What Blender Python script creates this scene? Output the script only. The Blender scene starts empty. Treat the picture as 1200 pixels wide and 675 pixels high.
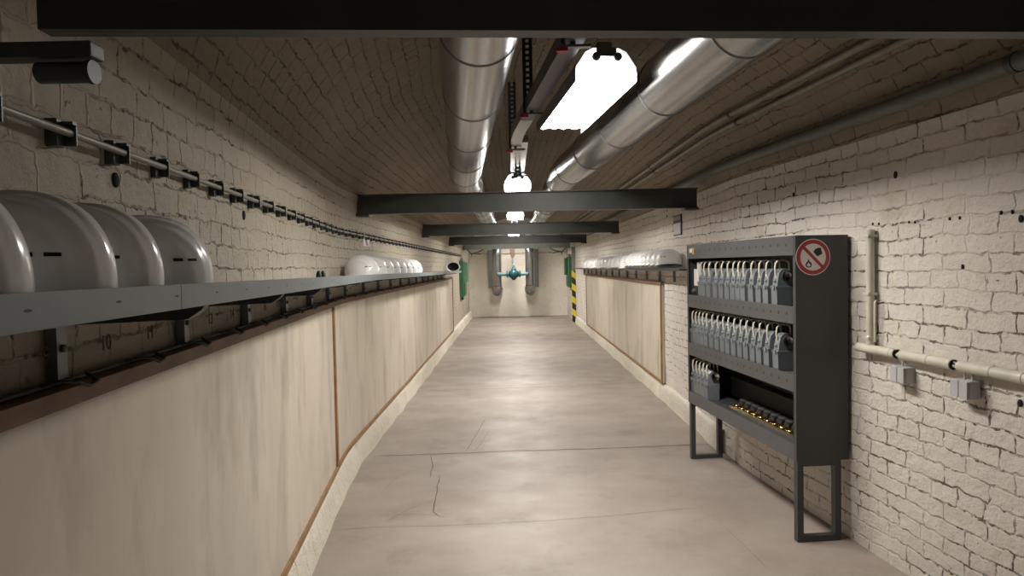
import bpy, bmesh, math, random
from mathutils import Vector, Matrix, noise
random.seed(7)
C = bpy.context.scene.collection
S = bpy.context.scene
PI = math.pi

# ------------------------------------------------------------------ camera, world, exposure
cam_d = bpy.data.cameras.new('camera'); cam = bpy.data.objects.new('camera', cam_d); C.objects.link(cam)
FOC = 780.0; EYE = 1.57
cam_d.sensor_width = 36.0; cam_d.lens = FOC * 36.0 / 1200.0
cam_d.clip_start = 0.02; cam_d.clip_end = 200
pitch = math.atan(26.0 / FOC); roll = 0.02
cam.location = (0, 0, EYE)
cam.matrix_world = Matrix.Translation((0, 0, EYE)) @ Matrix.Rotation(PI/2 - pitch, 4, 'X') @ Matrix.Rotation(-roll, 4, 'Z')
S.camera = cam
w = bpy.data.worlds.new('world'); S.world = w; w.use_nodes = True
w.node_tree.nodes['Background'].inputs[0].default_value = (0.01, 0.01, 0.01, 1)
w.node_tree.nodes['Background'].inputs[1].default_value = 1.0
S.view_settings.view_transform = 'Standard'; S.view_settings.look = 'None'
S.view_settings.exposure = 1.50; S.view_settings.gamma = 1.0
S.view_settings.use_curve_mapping = False
LAMP_W = 26.0            # emission strength of the ceiling lamp tubes
LAMP_COL = (1.0, 0.95, 0.88, 1)

# ------------------------------------------------------------------ materials
def new_mat(name):
    m = bpy.data.materials.new(name); m.use_nodes = True
    return m, m.node_tree, m.node_tree.nodes['Principled BSDF']
def nd(t, typ, **kw):
    n = t.nodes.new(typ)
    for k, v in kw.items():
        if k in n.inputs: n.inputs[k].default_value = v
        else: setattr(n, k, v)
    return n
def ramp(t, src, p0, p1, c0=(0,0,0,1), c1=(1,1,1,1)):
    r = t.nodes.new('ShaderNodeValToRGB')
    r.color_ramp.elements[0].position = p0; r.color_ramp.elements[1].position = p1
    r.color_ramp.elements[0].color = c0; r.color_ramp.elements[1].color = c1
    t.links.new(src, r.inputs[0]); return r.outputs[0]
def mixc(t, fac, a, b, mode='MIX'):
    n = t.nodes.new('ShaderNodeMix'); n.data_type = 'RGBA'; n.blend_type = mode
    for sock, v in ((n.inputs[0], fac), (n.inputs[6], a), (n.inputs[7], b)):
        if isinstance(v, (tuple, float, int)): sock.default_value = v
        else: t.links.new(v, sock)
    return n.outputs[2]
def mth(t, op, a, b=None, c=None):
    n = t.nodes.new('ShaderNodeMath'); n.operation = op
    for i, v in enumerate((a, b, c)):
        if v is None: continue
        if isinstance(v, (float, int)): n.inputs[i].default_value = v
        else: t.links.new(v, n.inputs[i])
    return n.outputs[0]
def nz(t, vec, scale, detail=4, rough=.55, dim='3D'):
    n = t.nodes.new('ShaderNodeTexNoise'); n.inputs['Scale'].default_value = scale
    n.inputs['Detail'].default_value = detail; n.inputs['Roughness'].default_value = rough
    if vec is not None: t.links.new(vec, n.inputs['Vector'])
    return n.outputs['Fac']
def plain(name, col, rough=.5, metal=0.0, var=.12, scale=12, bump=0.0, coat=0.0):
    m, t, b = new_mat(name)
    tc = t.nodes.new('ShaderNodeTexCoord')
    f = nz(t, tc.outputs['Object'], scale)
    c0 = tuple(x*(1-var) for x in col) + (1,); c1 = tuple(min(1, x*(1+var)) for x in col) + (1,)
    t.links.new(ramp(t, f, .3, .7, c0, c1), b.inputs['Base Color'])
    b.inputs['Roughness'].default_value = rough; b.inputs['Metallic'].default_value = metal
    b.inputs['Coat Weight'].default_value = coat
    if bump:
        bn = t.nodes.new('ShaderNodeBump'); bn.inputs['Strength'].default_value = bump
        bn.inputs['Distance'].default_value = .003
        t.links.new(nz(t, tc.outputs['Object'], scale*4), bn.inputs['Height'])
        t.links.new(bn.outputs[0], b.inputs['Normal'])
    return m
def brick(name, base, dark, pits=.70, gr=.55, bw=.27, rh=.082, crack=.5, relief=1.0, bsz=.007, grime=(.40,.31,.17)):
    m, t, b = new_mat(name)
    uv = t.nodes.new('ShaderNodeTexCoord').outputs['UV']
    # wobble the courses
    n1 = t.nodes.new('ShaderNodeTexNoise'); n1.inputs['Scale'].default_value = 2.2; n1.inputs['Detail'].default_value = 3
    t.links.new(uv, n1.inputs['Vector'])
    n2 = t.nodes.new('ShaderNodeTexNoise'); n2.inputs['Scale'].default_value = 22; n2.inputs['Detail'].default_value = 2
    t.links.new(uv, n2.inputs['Vector'])
    def off(src, k):
        s = t.nodes.new('ShaderNodeVectorMath'); s.operation = 'SUBTRACT'; t.links.new(src, s.inputs[0]); s.inputs[1].default_value = (.5,.5,.5)
        q = t.nodes.new('ShaderNodeVectorMath'); q.operation = 'SCALE'; t.links.new(s.outputs[0], q.inputs[0]); q.inputs[3].default_value = k
        return q.outputs[0]
    def add(a, c):
        s = t.nodes.new('ShaderNodeVectorMath'); s.operation = 'ADD'; t.links.new(a, s.inputs[0]); t.links.new(c, s.inputs[1]); return s.outputs[0]
    vec = add(add(uv, off(n1.outputs['Color'], .055)), off(n2.outputs['Color'], .032))
    br = t.nodes.new('ShaderNodeTexBrick'); br.offset = .5; br.squash = .6; br.squash_frequency = 3
    t.links.new(vec, br.inputs['Vector'])
    for k, v in (('Scale',1.0),('Mortar Size',bsz),('Mortar Smooth',.6),('Bias',0.0),('Brick Width',bw),('Row Height',rh)):
        br.inputs[k].default_value = v
    br.inputs['Color1'].default_value = (.2,.2,.2,1); br.inputs['Color2'].default_value = (.8,.8,.8,1); br.inputs['Mortar'].default_value = (.5,.5,.5,1)
    fac = br.outputs['Fac']
    # colour
    big = nz(t, uv, 1.1, 5, .6)
    col = mixc(t, ramp(t, big, .3, .75), tuple(x*.86 for x in base)+(1,), tuple(min(1,x*1.08) for x in base)+(1,))
    bc = t.nodes.new('ShaderNodeSeparateColor'); t.links.new(br.outputs['Color'], bc.inputs[0])
    col = mixc(t, mth(t, 'MULTIPLY', bc.outputs[0], .16), col, (base[0]*.72, base[1]*.72, base[2]*.70, 1))
    col = mixc(t, mth(t, 'MULTIPLY', ramp(t, nz(t, uv, 3.5, 6, .7), .56, .78), gr), col, grime+(1,))
    # open joints, dark only in places, and small pits
    br2 = t.nodes.new('ShaderNodeTexBrick'); br2.offset = .5; br2.squash = .6; br2.squash_frequency = 3
    t.links.new(vec, br2.inputs['Vector'])
    for k, v in (('Scale',1.0),('Mortar Size',bsz*.8),('Mortar Smooth',.35),('Bias',0.0),('Brick Width',bw),('Row Height',rh)):
        br2.inputs[k].default_value = v
    where = mth(t, 'MULTIPLY', ramp(t, nz(t, uv, 1.9, 4, .6), .39, .54), ramp(t, nz(t, uv, 17, 5, .7), 1-crack+.02, 1-crack+.10))
    joint = mth(t, 'MULTIPLY', br2.outputs['Fac'], where)
    pit = mth(t, 'MULTIPLY', ramp(t, nz(t, uv, 34, 3, .6), pits, pits+.035), ramp(t, nz(t, uv, 4.2, 2, .5), .5, .62))
    dk = mth(t, 'MAXIMUM', joint, mth(t, 'MULTIPLY', pit, .85))
    col = mixc(t, mth(t, 'MULTIPLY', fac, .05), col, (base[0]*.6, base[1]*.55, base[2]*.5, 1))
    col = mixc(t, mth(t, 'MULTIPLY', dk, .88), col, dark+(1,))
    t.links.new(col, b.inputs['Base Color'])
    b.inputs['Roughness'].default_value = .72
    # relief
    h = mth(t, 'MULTIPLY', mth(t, 'SUBTRACT', 1.0, fac), .30)
    h = mth(t, 'ADD', h, mth(t, 'MULTIPLY', nz(t, uv, 8, 9, .68), 1.7))
    h = mth(t, 'ADD', h, mth(t, 'MULTIPLY', bc.outputs[0], .25))
    h = mth(t, 'SUBTRACT', h, mth(t, 'MULTIPLY', dk, .9))
    bn = t.nodes.new('ShaderNodeBump'); bn.inputs['Strength'].default_value = .75*relief; bn.inputs['Distance'].default_value = .018
    t.links.new(h, bn.inputs['Height']); t.links.new(bn.outputs[0], b.inputs['Normal'])
    return m
def concrete():
    m, t, b = new_mat('concrete_floor')
    tc = t.nodes.new('ShaderNodeTexCoord'); uv = tc.outputs['Object']
    mp = t.nodes.new('ShaderNodeMapping'); mp.inputs['Scale'].default_value = (.9, 1.25, 1); t.links.new(uv, mp.inputs[0])
    col = mixc(t, ramp(t, nz(t, mp.outputs[0], 1.4, 8, .62), .34, .68), (.24,.20,.172,1), (.33,.282,.245,1))
    col = mixc(t, mth(t,'MULTIPLY', ramp(t, nz(t, uv, 6, 8, .7), .52, .75), .35), col, (.34,.295,.25,1))
    col = mixc(t, mth(t,'MULTIPLY', ramp(t, nz(t, uv, 2.3, 6, .7), .54, .70), .42), col, (.14,.115,.09,1))
    col = mixc(t, mth(t,'MULTIPLY', ramp(t, nz(t, uv, 90, 2, .5), .60, .72), .25), col, (.2,.17,.13,1))
    t.links.new(col, b.inputs['Base Color'])
    t.links.new(ramp(t, nz(t, uv, 3, 5), .3, .7, (.42,)*3+(1,), (.62,)*3+(1,)), b.inputs['Roughness'])
    bn = t.nodes.new('ShaderNodeBump'); bn.inputs['Strength'].default_value = .25; bn.inputs['Distance'].default_value = .004
    t.links.new(nz(t, uv, 14, 8, .7), bn.inputs['Height']); t.links.new(bn.outputs[0], b.inputs['Normal'])
    return m
def plaster(name='panel_plaster'):
    m, t, b = new_mat(name)
    uv = t.nodes.new('ShaderNodeTexCoord').outputs['UV']
    mp = t.nodes.new('ShaderNodeMapping'); mp.inputs['Scale'].default_value = (2.4, .75, 1); t.links.new(uv, mp.inputs[0])
    mp2 = t.nodes.new('ShaderNodeMapping'); mp2.inputs['Scale'].default_value = (1.0, 5.0, 1); t.links.new(uv, mp2.inputs[0])
    col = mixc(t, ramp(t, nz(t, mp.outputs[0], 1.1, 5, .6), .30, .72), (.52,.465,.38,1), (.63,.575,.485,1))
    col = mixc(t, mth(t,'MULTIPLY', ramp(t, nz(t, mp.outputs[0], 1.7, 4, .6), .50, .74), .75), col, (.27,.235,.18,1))
    col = mixc(t, mth(t,'MULTIPLY', ramp(t, nz(t, mp2.outputs[0], 1.6, 6, .65), .55, .75), .25), col, (.48,.41,.30,1))
    col = mixc(t, mth(t,'MULTIPLY', ramp(t, nz(t, mp.outputs[0], .6, 3, .6), .55, .75), .35), col, (.62,.52,.33,1))
    t.links.new(col, b.inputs['Base Color']); b.inputs['Roughness'].default_value = .42
    bn = t.nodes.new('ShaderNodeBump'); bn.inputs['Strength'].default_value = .25; bn.inputs['Distance'].default_value = .006
    t.links.new(nz(t, uv, 9, 7, .65), bn.inputs['Height']); t.links.new(bn.outputs[0], b.inputs['Normal'])
    return m
def galv():
    m, t, b = new_mat('galvanised_sheet')
    tc = t.nodes.new('ShaderNodeTexCoord')
    mp = t.nodes.new('ShaderNodeMapping'); mp.inputs['Scale'].default_value = (1, .25, 1); t.links.new(tc.outputs['Object'], mp.inputs[0])
    v = t.nodes.new('ShaderNodeTexVoronoi'); v.inputs['Scale'].default_value = 55; t.links.new(tc.outputs['Object'], v.inputs['Vector'])
    sc = t.nodes.new('ShaderNodeSeparateColor'); t.links.new(v.outputs['Color'], sc.inputs[0])
    col = mixc(t, ramp(t, sc.outputs[0], 0, 1), (.33,.335,.34,1), (.37,.37,.37,1))
    t.links.new(col, b.inputs['Base Color']); b.inputs['Metallic'].default_value = .92
    b.inputs['Roughness'].default_value = .23
    return m
def stripes():
    m, t, b = new_mat('black_yellow_stripes')
    tc = t.nodes.new('ShaderNodeTexCoord'); sp = t.nodes.new('ShaderNodeSeparateXYZ'); t.links.new(tc.outputs['Object'], sp.inputs[0])
    u = mth(t, 'ADD', sp.outputs[2], mth(t, 'MULTIPLY', sp.outputs[0], .8))
    f = mth(t, 'GREATER_THAN', mth(t, 'FRACT', mth(t, 'MULTIPLY', u, 2.9)), .5)
    t.links.new(mixc(t, f, (.02,.02,.02,1), (.75,.60,.05,1)), b.inputs['Base Color']); b.inputs['Roughness'].default_value = .5
    return m
def emis(name, col, s):
    m, t, b = new_mat(name)
    b.inputs['Base Color'].default_value = (.9,.9,.9,1)
    b.inputs['Emission Color'].default_value = col; b.inputs['Emission Strength'].default_value = s
    return m

M = {}
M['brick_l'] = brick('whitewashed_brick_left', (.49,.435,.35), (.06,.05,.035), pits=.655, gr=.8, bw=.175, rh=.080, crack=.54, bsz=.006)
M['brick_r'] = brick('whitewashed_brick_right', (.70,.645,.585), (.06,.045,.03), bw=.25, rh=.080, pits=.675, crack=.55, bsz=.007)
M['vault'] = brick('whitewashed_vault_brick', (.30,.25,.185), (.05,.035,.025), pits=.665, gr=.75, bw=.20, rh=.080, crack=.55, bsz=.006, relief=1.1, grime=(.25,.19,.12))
M['endwall'] = brick('whitewashed_end_brick', (.90,.85,.75), (.25,.19,.12), bw=.5, rh=.24, crack=.40, relief=.6)
M['plinth'] = brick('whitewashed_plinth', (.72,.67,.57), (.16,.12,.08), bw=.3, rh=.3, crack=.45, relief=1.3)
M['floor'] = concrete()
M['plaster'] = plaster()
M['crack'] = plain('crack_dark', (.035,.028,.022), .9)
M['hair'] = plain('hairline_crack', (.10,.08,.062), .9)
M['hole'] = plain('hole_dark', (.012,.010,.009), .95)
M['wood'] = plain('brown_batten', (.27,.155,.065), .55, var=.3, scale=9)
M['rail'] = plain('red_brown_rail', (.165,.080,.035), .55, var=.35, scale=8)
M['galv'] = galv(); M['hood'] = plain('zinc_hood', (.16,.16,.17), .5, .6)
M['galvdark'] = plain('weathered_zinc', (.16,.165,.165), .45, .7)
M['beam'] = plain('dark_green_grey_paint', (.052,.060,.053), .45, var=.2, scale=5, bump=.15)
M['beamlight'] = plain('light_grey_green_paint', (.30,.34,.31), .5)
M['shelf'] = plain('blue_grey_sheet', (.20,.235,.25), .38, .25, var=.08)
def dotted(name, col, src, pitch, du, dv, v0, u0=0.0):
    m, t, b = new_mat(name)
    tc = t.nodes.new('ShaderNodeTexCoord'); sp = t.nodes.new('ShaderNodeSeparateXYZ'); t.links.new(tc.outputs[src], sp.inputs[0])
    U, V = (sp.outputs[0], sp.outputs[1]) if src == 'UV' else (sp.outputs[1], sp.outputs[2])
    u = mth(t, 'MULTIPLY', mth(t, 'SUBTRACT', mth(t, 'FRACT', mth(t, 'DIVIDE', mth(t, 'SUBTRACT', U, u0), pitch)), .5), pitch)
    a = mth(t, 'DIVIDE', u, du); c = mth(t, 'DIVIDE', mth(t, 'SUBTRACT', V, v0), dv)
    d = mth(t, 'ADD', mth(t, 'MULTIPLY', a, a), mth(t, 'MULTIPLY', c, c))
    f = mth(t, 'LESS_THAN', d, 1.0)
    nn = nz(t, tc.outputs['Object'], 8)
    cc = ramp(t, nn, .3, .7, tuple(x*.93 for x in col)+(1,), tuple(x*1.07 for x in col)+(1,))
    t.links.new(mixc(t, f, cc, (.008,.008,.008,1)), b.inputs['Base Color'])
    b.inputs['Roughness'].default_value = .4; b.inputs['Metallic'].default_value = .15
    return m
M['lip'] = dotted('slotted_lip', (.20,.235,.25), 'UV', .21, .008, .0020, -.020)
M['fascia'] = dotted('drilled_fascia', (.075,.076,.078), 'Object', .0915, .0090, .0090, 0.0, .0543)
M['shelfdark'] = plain('dark_grey_steel', (.055,.062,.066), .45, .3)
M['helmet'] = plain('white_helmet_plastic', (.93,.92,.91), .20, var=.02, coat=.0)
M['helmet2'] = plain('pale_helmet_plastic', (.78,.77,.75), .24, var=.03, coat=.0)
M['liner'] = plain('black_liner', (.02,.02,.02), .7)
M['vent'] = plain('vent_slot_dark', (.01,.01,.01), .9)
M['trunkshade'] = plain('shaded_trunking_zinc', (.09,.085,.10), .4, .3)  # darker copy of the trunking zinc: shade beside the nearest lamp, put into colour
M['cab'] = plain('anthracite_paint', (.040,.043,.044), .42, var=.06, scale=4)
M['cabface'] = plain('anthracite_face', (.075,.076,.078), .40, var=.06, scale=4)
M['lampgrey'] = plain('lamp_grey_plastic', (.165,.187,.20), .36, var=.06)
M['lampgrey2'] = plain('lamp_grey_lower', (.135,.152,.162), .36, var=.06)
M['handle'] = plain('ivory_handle', (.56,.53,.43), .35, var=.05)
M['chrome'] = plain('chrome', (.75,.75,.75), .12, 1.0, var=.03)
M['brass'] = plain('brass', (.62,.45,.20), .22, 1.0)
M['white'] = plain('white_enamel', (.74,.72,.68), .35, var=.03)
M['red'] = plain('sign_red', (.36,.022,.03), .35, var=.04)
M['black'] = plain('black_print', (.015,.015,.015), .5, var=.03)
M['yellow'] = plain('yellow_sticker', (.55,.36,.05), .5)
M['conduit'] = plain('painted_conduit', (.56,.53,.45), .42, var=.1)
M['conduitl'] = plain('old_conduit', (.25,.235,.19), .42, var=.2)
M['pipegreen'] = plain('grey_green_pipe', (.12,.13,.115), .5, var=.15)
M['box'] = plain('grey_socket_plastic', (.46,.46,.46), .4, var=.04)
M['teal'] = plain('teal_cast_iron', (.012,.075,.085), .35, var=.15)
M['teallight'] = plain('pale_teal_pipe', (.10,.19,.19), .35)
M['rust'] = plain('rusty_block', (.05,.025,.014), .7, var=.3)
M['green'] = plain('green_enamel', (.028,.11,.055), .45, var=.2)
M['greenpale'] = plain('pale_green_plate', (.12,.24,.15), .45)
M['redcap'] = plain('red_cap', (.40,.02,.02), .4)
M['stripes'] = stripes()
M['postgrey'] = plain('grey_post_paint', (.22,.22,.21), .5)
M['purple'] = plain('purple_print', (.16,.12,.24), .5)
M['lamp'] = emis('lamp_light', LAMP_COL, LAMP_W)
M['lampside'] = emis('lamp_side_light', LAMP_COL, 1.6)
M['lampend'] = emis('lamp_end_light', LAMP_COL, 1.6); M['lampdim'] = emis('dim_lamp_light', LAMP_COL, LAMP_W*.45)

# ------------------------------------------------------------------ mesh helpers
class MB:
    def __init__(s): s.v = []; s.f = []; s.smooth = []
    def add(s, vs, fs, sm=False):
        k = len(s.v); s.v += [tuple(p) for p in vs]
        for f in fs: s.f.append(tuple(i+k for i in f)); s.smooth.append(sm)
        return s
    def box(s, x0, x1, y0, y1, z0, z1, bev=0.0):
        if bev <= 0:
            vs = [(x,y,z) for x in (x0,x1) for y in (y0,y1) for z in (z0,z1)]
            return s.add(vs, [(0,1,3,2),(4,6,7,5),(0,4,5,1),(2,3,7,6),(0,2,6,4),(1,5,7,3)])
        b = bmesh.new(); bmesh.ops.create_cube(b, size=1)
        for v in b.verts: v.co = Vector(((x0+x1)/2+v.co.x*(x1-x0), (y0+y1)/2+v.co.y*(y1-y0), (z0+z1)/2+v.co.z*(z1-z0)))
        bmesh.ops.bevel(b, geom=b.edges[:], offset=bev, segments=2, affect='EDGES', profile=.6)
        b.verts.index_update(); s.add([v.co[:] for v in b.verts], [tuple(v.index for v in f.verts) for f in b.faces]); b.free(); return s
    def tube(s, pts, r, n=10, cap=True, closed=False):
        pts = [Vector(p) for p in pts]; N = len(pts); rings = []
        rr = r if isinstance(r, (list, tuple)) else [r]*N
        up = None
        for i, p in enumerate(pts):
            if closed: d = pts[(i+1) % N]-pts[i-1]
            else: d = (pts[min(i+1, N-1)]-pts[max(i-1, 0)])
            d.normalize()
            if up is None:
                up = Vector((0,0,1)) if abs(d.z) < .9 else Vector((1,0,0))
            a = d.cross(up)
            if a.length < 1e-5: a = d.orthogonal()
            a.normalize(); b = a.cross(d).normalized(); up = b
            rings.append([p + (a*math.cos(2*PI*k/n) + b*math.sin(2*PI*k/n))*rr[i] for k in range(n)])
        vs = [q for rg in rings for q in rg]; fs = []
        for i in range(N if closed else N-1):
            j = (i+1) % N
            for k in range(n):
                k2 = (k+1) % n; fs.append((i*n+k, i*n+k2, j*n+k2, j*n+k))
        s.add(vs, fs, True)
        if cap and not closed:
            s.add(rings[0], [tuple(range(n))]); s.add(rings[-1], [tuple(reversed(range(n)))])
        return s
    def lathe(s, prof, org=(0,0,0), axis='Z', n=20):
        # prof = [(r, h)...]
        vs = []
        for r, h in prof:
            for k in range(n):
                a = 2*PI*k/n; c, d = r*math.cos(a), r*math.sin(a)
                p = {'Z': (c, d, h), 'Y': (c, h, d), 'X': (h, c, d)}[axis]
                vs.append((org[0]+p[0], org[1]+p[1], org[2]+p[2]))
        fs = [(i*n+k, i*n+(k+1) % n, (i+1)*n+(k+1) % n, (i+1)*n+k) for i in range(len(prof)-1) for k in range(n)]
        s.add(vs, fs, True); return s
    def prism(s, poly, fn0, fn1):
        n = len(poly); a = [fn0(*p) for p in poly]; b = [fn1(*p) for p in poly]
        s.add(a+b, [tuple(range(n)), tuple(reversed(range(n, 2*n)))] + [(i, i+n, (i+1) % n+n, (i+1) % n) for i in range(n)]); return s
    def build(s, name, m, parent=None, loc=None, uv=None, fix=True):
        me = bpy.data.meshes.new(name); me.from_pydata(s.v, [], s.f)
        for i, p in enumerate(me.polygons): p.use_smooth = s.smooth[i]
        if uv is not None:
            l = me.uv_layers.new(name='UVMap')
            for p in me.polygons:
                for li in p.loop_indices: l.data[li].uv = uv[me.loops[li].vertex_index]
        if fix:
            b = bmesh.new(); b.from_mesh(me); bmesh.ops.recalc_face_normals(b, faces=b.faces[:]); b.to_mesh(me); b.free()
        for mm in (m if isinstance(m, list) else [m]): me.materials.append(mm)
        o = bpy.data.objects.new(name, me); C.objects.link(o)
        if parent: o.parent = parent
        if loc: o.location = loc
        return o
def empty(name, loc=(0,0,0), rz=0.0, parent=None):
    o = bpy.data.objects.new(name, None); C.objects.link(o); o.location = loc; o.rotation_euler = (0,0,rz)
    o.empty_display_size = .1
    if parent: o.parent = parent
    return o
def tag(o, label=None, cat=None, group=None, kind=None):
    if label: o['label'] = label
    if cat: o['category'] = cat
    if group: o['group'] = group
    if kind: o['kind'] = kind
    return o
KIDS = {}
def copy_tree(o, parent=None):
    c = o.copy(); C.objects.link(c)
    if parent: c.parent = parent
    for ch in [k for k in list(bpy.data.objects) if k.parent == o and k != c]: copy_tree(ch, c)
    return c
def copy_fast(o, kids):
    c = o.copy(); C.objects.link(c)
    m = {o: c}
    for k in kids:
        d = k.copy(); C.objects.link(d); d.parent = m[k.parent]; m[k] = d
    return c
ORD = ['first','second','third','fourth','fifth','sixth','seventh','eighth','ninth','tenth','eleventh','twelfth','thirteenth','fourteenth','fifteenth','sixteenth','seventeenth','eighteenth','nineteenth','twentieth']

# ------------------------------------------------------------------ the tunnel's shape
def off(y):                      # the tunnel bends at y = 5
    k = .30
    u = 5.0 - y
    if u > k: return .11*u
    if u < -k: return 0.0
    return .11*(u+k)**2/(4*k)
def doff(y): return (off(y+.01)-off(y-.01))/.02
Y0, Y1 = -10.0, 20.7
XL, XR = -1.33, 1.73
XC, HW = .20, 1.53
ZS, RZ = 2.06, 1.00
def vault_z(x0):
    u = min(1, abs((x0-XC)/HW)); return ZS + RZ*math.sqrt(1-u*u)
def wall_x(side, z): return XC + side*HW*(math.sqrt(max(0, 1-((z-ZS)/RZ)**2)) if z > ZS else 1)
def P(x0, y, z): return (x0+off(y), y, z)
def ys(a, b, step=.1):
    n = max(1, int(round((b-a)/step))); return [a+(b-a)*i/n for i in range(n+1)]
def sheet(prof, name, m, a=Y0, b=Y1, step=.1, rough=.006, parent=None, v0=0.0, sgn=1):
    # prof list of (x0, z); lengthwise sweep with UV in metres and small real unevenness
    mb = MB(); Y = ys(a, b, step); uv = []
    arc = [v0]
    for i in range(1, len(prof)): arc.append(arc[-1]+math.dist(prof[i], prof[i-1]))
    nn = len(prof)
    for y in Y:
        for i, (x, z) in enumerate(prof):
            d = rough*noise.noise(Vector((x*2.0, y*2.5, z*3.0)))*2 if rough else 0
            j0, j1 = max(0, i-1), min(nn-1, i+1)
            tx, tz = prof[j1][0]-prof[j0][0], prof[j1][1]-prof[j0][1]; L = math.hypot(tx, tz) or 1
            mb.v.append(P(x - tz/L*d*sgn, y, z + tx/L*d*sgn)); uv.append((y, arc[i]))
    for r in range(len(Y)-1):
        for i in range(nn-1):
            mb.f.append((r*nn+i, r*nn+i+1, (r+1)*nn+i+1, (r+1)*nn+i)); mb.smooth.append(True)
    return mb.build(name, m, parent, uv=uv, fix=False)
def lin(a, b, n): return [a+(b-a)*i/n for i in range(n+1)]

def arcp(a0, a1, n): return [(XC-HW*math.cos(a), ZS+RZ*math.sin(a)) for a in lin(a0, a1, n)]
AS = math.asin(.14)
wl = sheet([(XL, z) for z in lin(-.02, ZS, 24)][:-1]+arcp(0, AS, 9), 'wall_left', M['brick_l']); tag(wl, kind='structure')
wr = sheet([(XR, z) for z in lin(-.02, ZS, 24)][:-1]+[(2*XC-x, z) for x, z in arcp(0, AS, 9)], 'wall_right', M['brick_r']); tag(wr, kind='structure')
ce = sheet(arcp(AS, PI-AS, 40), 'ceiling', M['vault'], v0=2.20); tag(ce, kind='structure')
# floor
mb = MB()
for y in ys(Y0, Y1, .5):
    for x in (XL-.02, -.3, .7, XR+.02): mb.v.append(P(x, y, 0))
ny = len(ys(Y0, Y1, .5))
for r in range(ny-1):
    for i in range(3): mb.f.append((r*4+i, r*4+i+1, (r+1)*4+i+1, (r+1)*4+i)); mb.smooth.append(False)
fl = mb.build('floor', M['floor']); tag(fl, kind='structure')
def endwall(y, name, m):
    mb = MB(); uv = []; n = 26
    for i in range(n+1):
        x = XL + (XR-XL)*i/n
        for z in lin(0, 1, 14):
            mb.v.append(P(x, y, z*vault_z(x))); uv.append((x, z*vault_z(x)))
    for i in range(n):
        for j in range(14): mb.f.append((i*15+j, (i+1)*15+j, (i+1)*15+j+1, i*15+j+1)); mb.smooth.append(False)
    o = mb.build(name, m, uv=uv); tag(o, kind='structure'); return o
endwall(Y1, 'wall_back', M['endwall'])
endwall(Y0, 'wall_front', M['brick_l'])

# plinth under the panels, left and right
def plinth(prof, name, a, b):
    o = sheet(prof, name, M['plinth'], a, b, .06, rough=.010); tag(o, kind='structure'); return o
plinth([(XL+.002,.196),(XL+.035,.193),(XL+.052,.185),(XL+.066,.15),(XL+.076,.09),(XL+.088,.03),(XL+.095,-.01)], 'baseboard_left', Y0, 20.6)
plinth([(XR-.050,-.01),(XR-.045,.04),(XR-.042,.10),(XR-.036,.16),(XR-.025,.185),(XR-.002,.19)], 'baseboard_right', 5.45, 17.9)

# cracks and joints of the floor: thin open lines
def crack(pts, wdt, name, m, z=.0022):
    mb = MB(); L = []
    for i in range(len(pts)-1):
        a, b = Vector(pts[i]), Vector(pts[i+1]); n = max(1, int((b-a).length/.05))
        for k in range(n): L.append(a.lerp(b, k/n))
    L.append(Vector(pts[-1]))
    for i, p in enumerate(L):
        d = (L[min(i+1, len(L)-1)]-L[max(i-1, 0)]).normalized(); nn = Vector((-d.y, d.x))
        j = noise.noise(Vector((p.x*9, p.y*9, 3)))*wdt*2.4
        ww = wdt*(.55+.6*abs(noise.noise(Vector((p.x*14, p.y*14, 8)))))*min(1, (min(i, len(L)-1-i)+1)/3)
        q = p + nn*j
        mb.v += [(q.x+nn.x*ww, q.y+nn.y*ww, z), (q.x-nn.x*ww, q.y-nn.y*ww, z)]
        if i: k = 2*i; mb.f.append((k-2, k, k+1, k-1)); mb.smooth.append(False)
    return mb.build(name, m, fl)
def gpx(px, py):                 # floor point under a pixel of the photograph
    h = py-312+.02*(px-600); y = EYE*FOC/h
    return ((px-600)/FOC*y, y)
def gl(L): return [gpx(*p) for p in L]
crack(gl([(432,537),(500,535),(600,531),(700,528),(806,524),(850,522)]), .006, 'floor_joint', M['crack'])
crack(gl([(482,460),(600,456),(700,452),(762,449)]), .006, 'floor_joint', M['crack'])
crack(gl([(505,415),(600,413),(700,410),(720,409)]), .005, 'floor_joint', M['hair'])
crack(gl([(520,396),(600,394),(690,392)]), .006, 'floor_joint', M['hair'])
crack(gl([(374,627),(430,622),(500,621),(570,618),(640,614),(720,608),(800,600),(820,599)]), .0022, 'floor_crack', M['hair'])
crack(gl([(500,536),(502,548),(498,564)]), .0035, 'floor_crack', M['crack'])
crack(gl([(510,560),(506,580),(501,604),(508,609),(519,611)]), .0035, 'floor_crack', M['crack'])
crack(gl([(566,492),(554,512),(541,532)]), .003, 'floor_crack', M['hair'])
crack(gl([(570,506),(560,522),(551,532)]), .0018, 'floor_crack', M['hair'])
crack(gl([(500,590),(470,602),(445,616)]), .0018, 'floor_crack', M['hair'])
crack(gl([(478,554),(455,566),(440,582)]), .0012, 'floor_crack', M['hair'])
crack(gl([(845,620),(870,645),(900,675)]), .0012, 'floor_crack', M['hair'])
crack(gl([(447,608),(480,607),(515,609)]), .0014, 'floor_crack', M['hair'])

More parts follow.
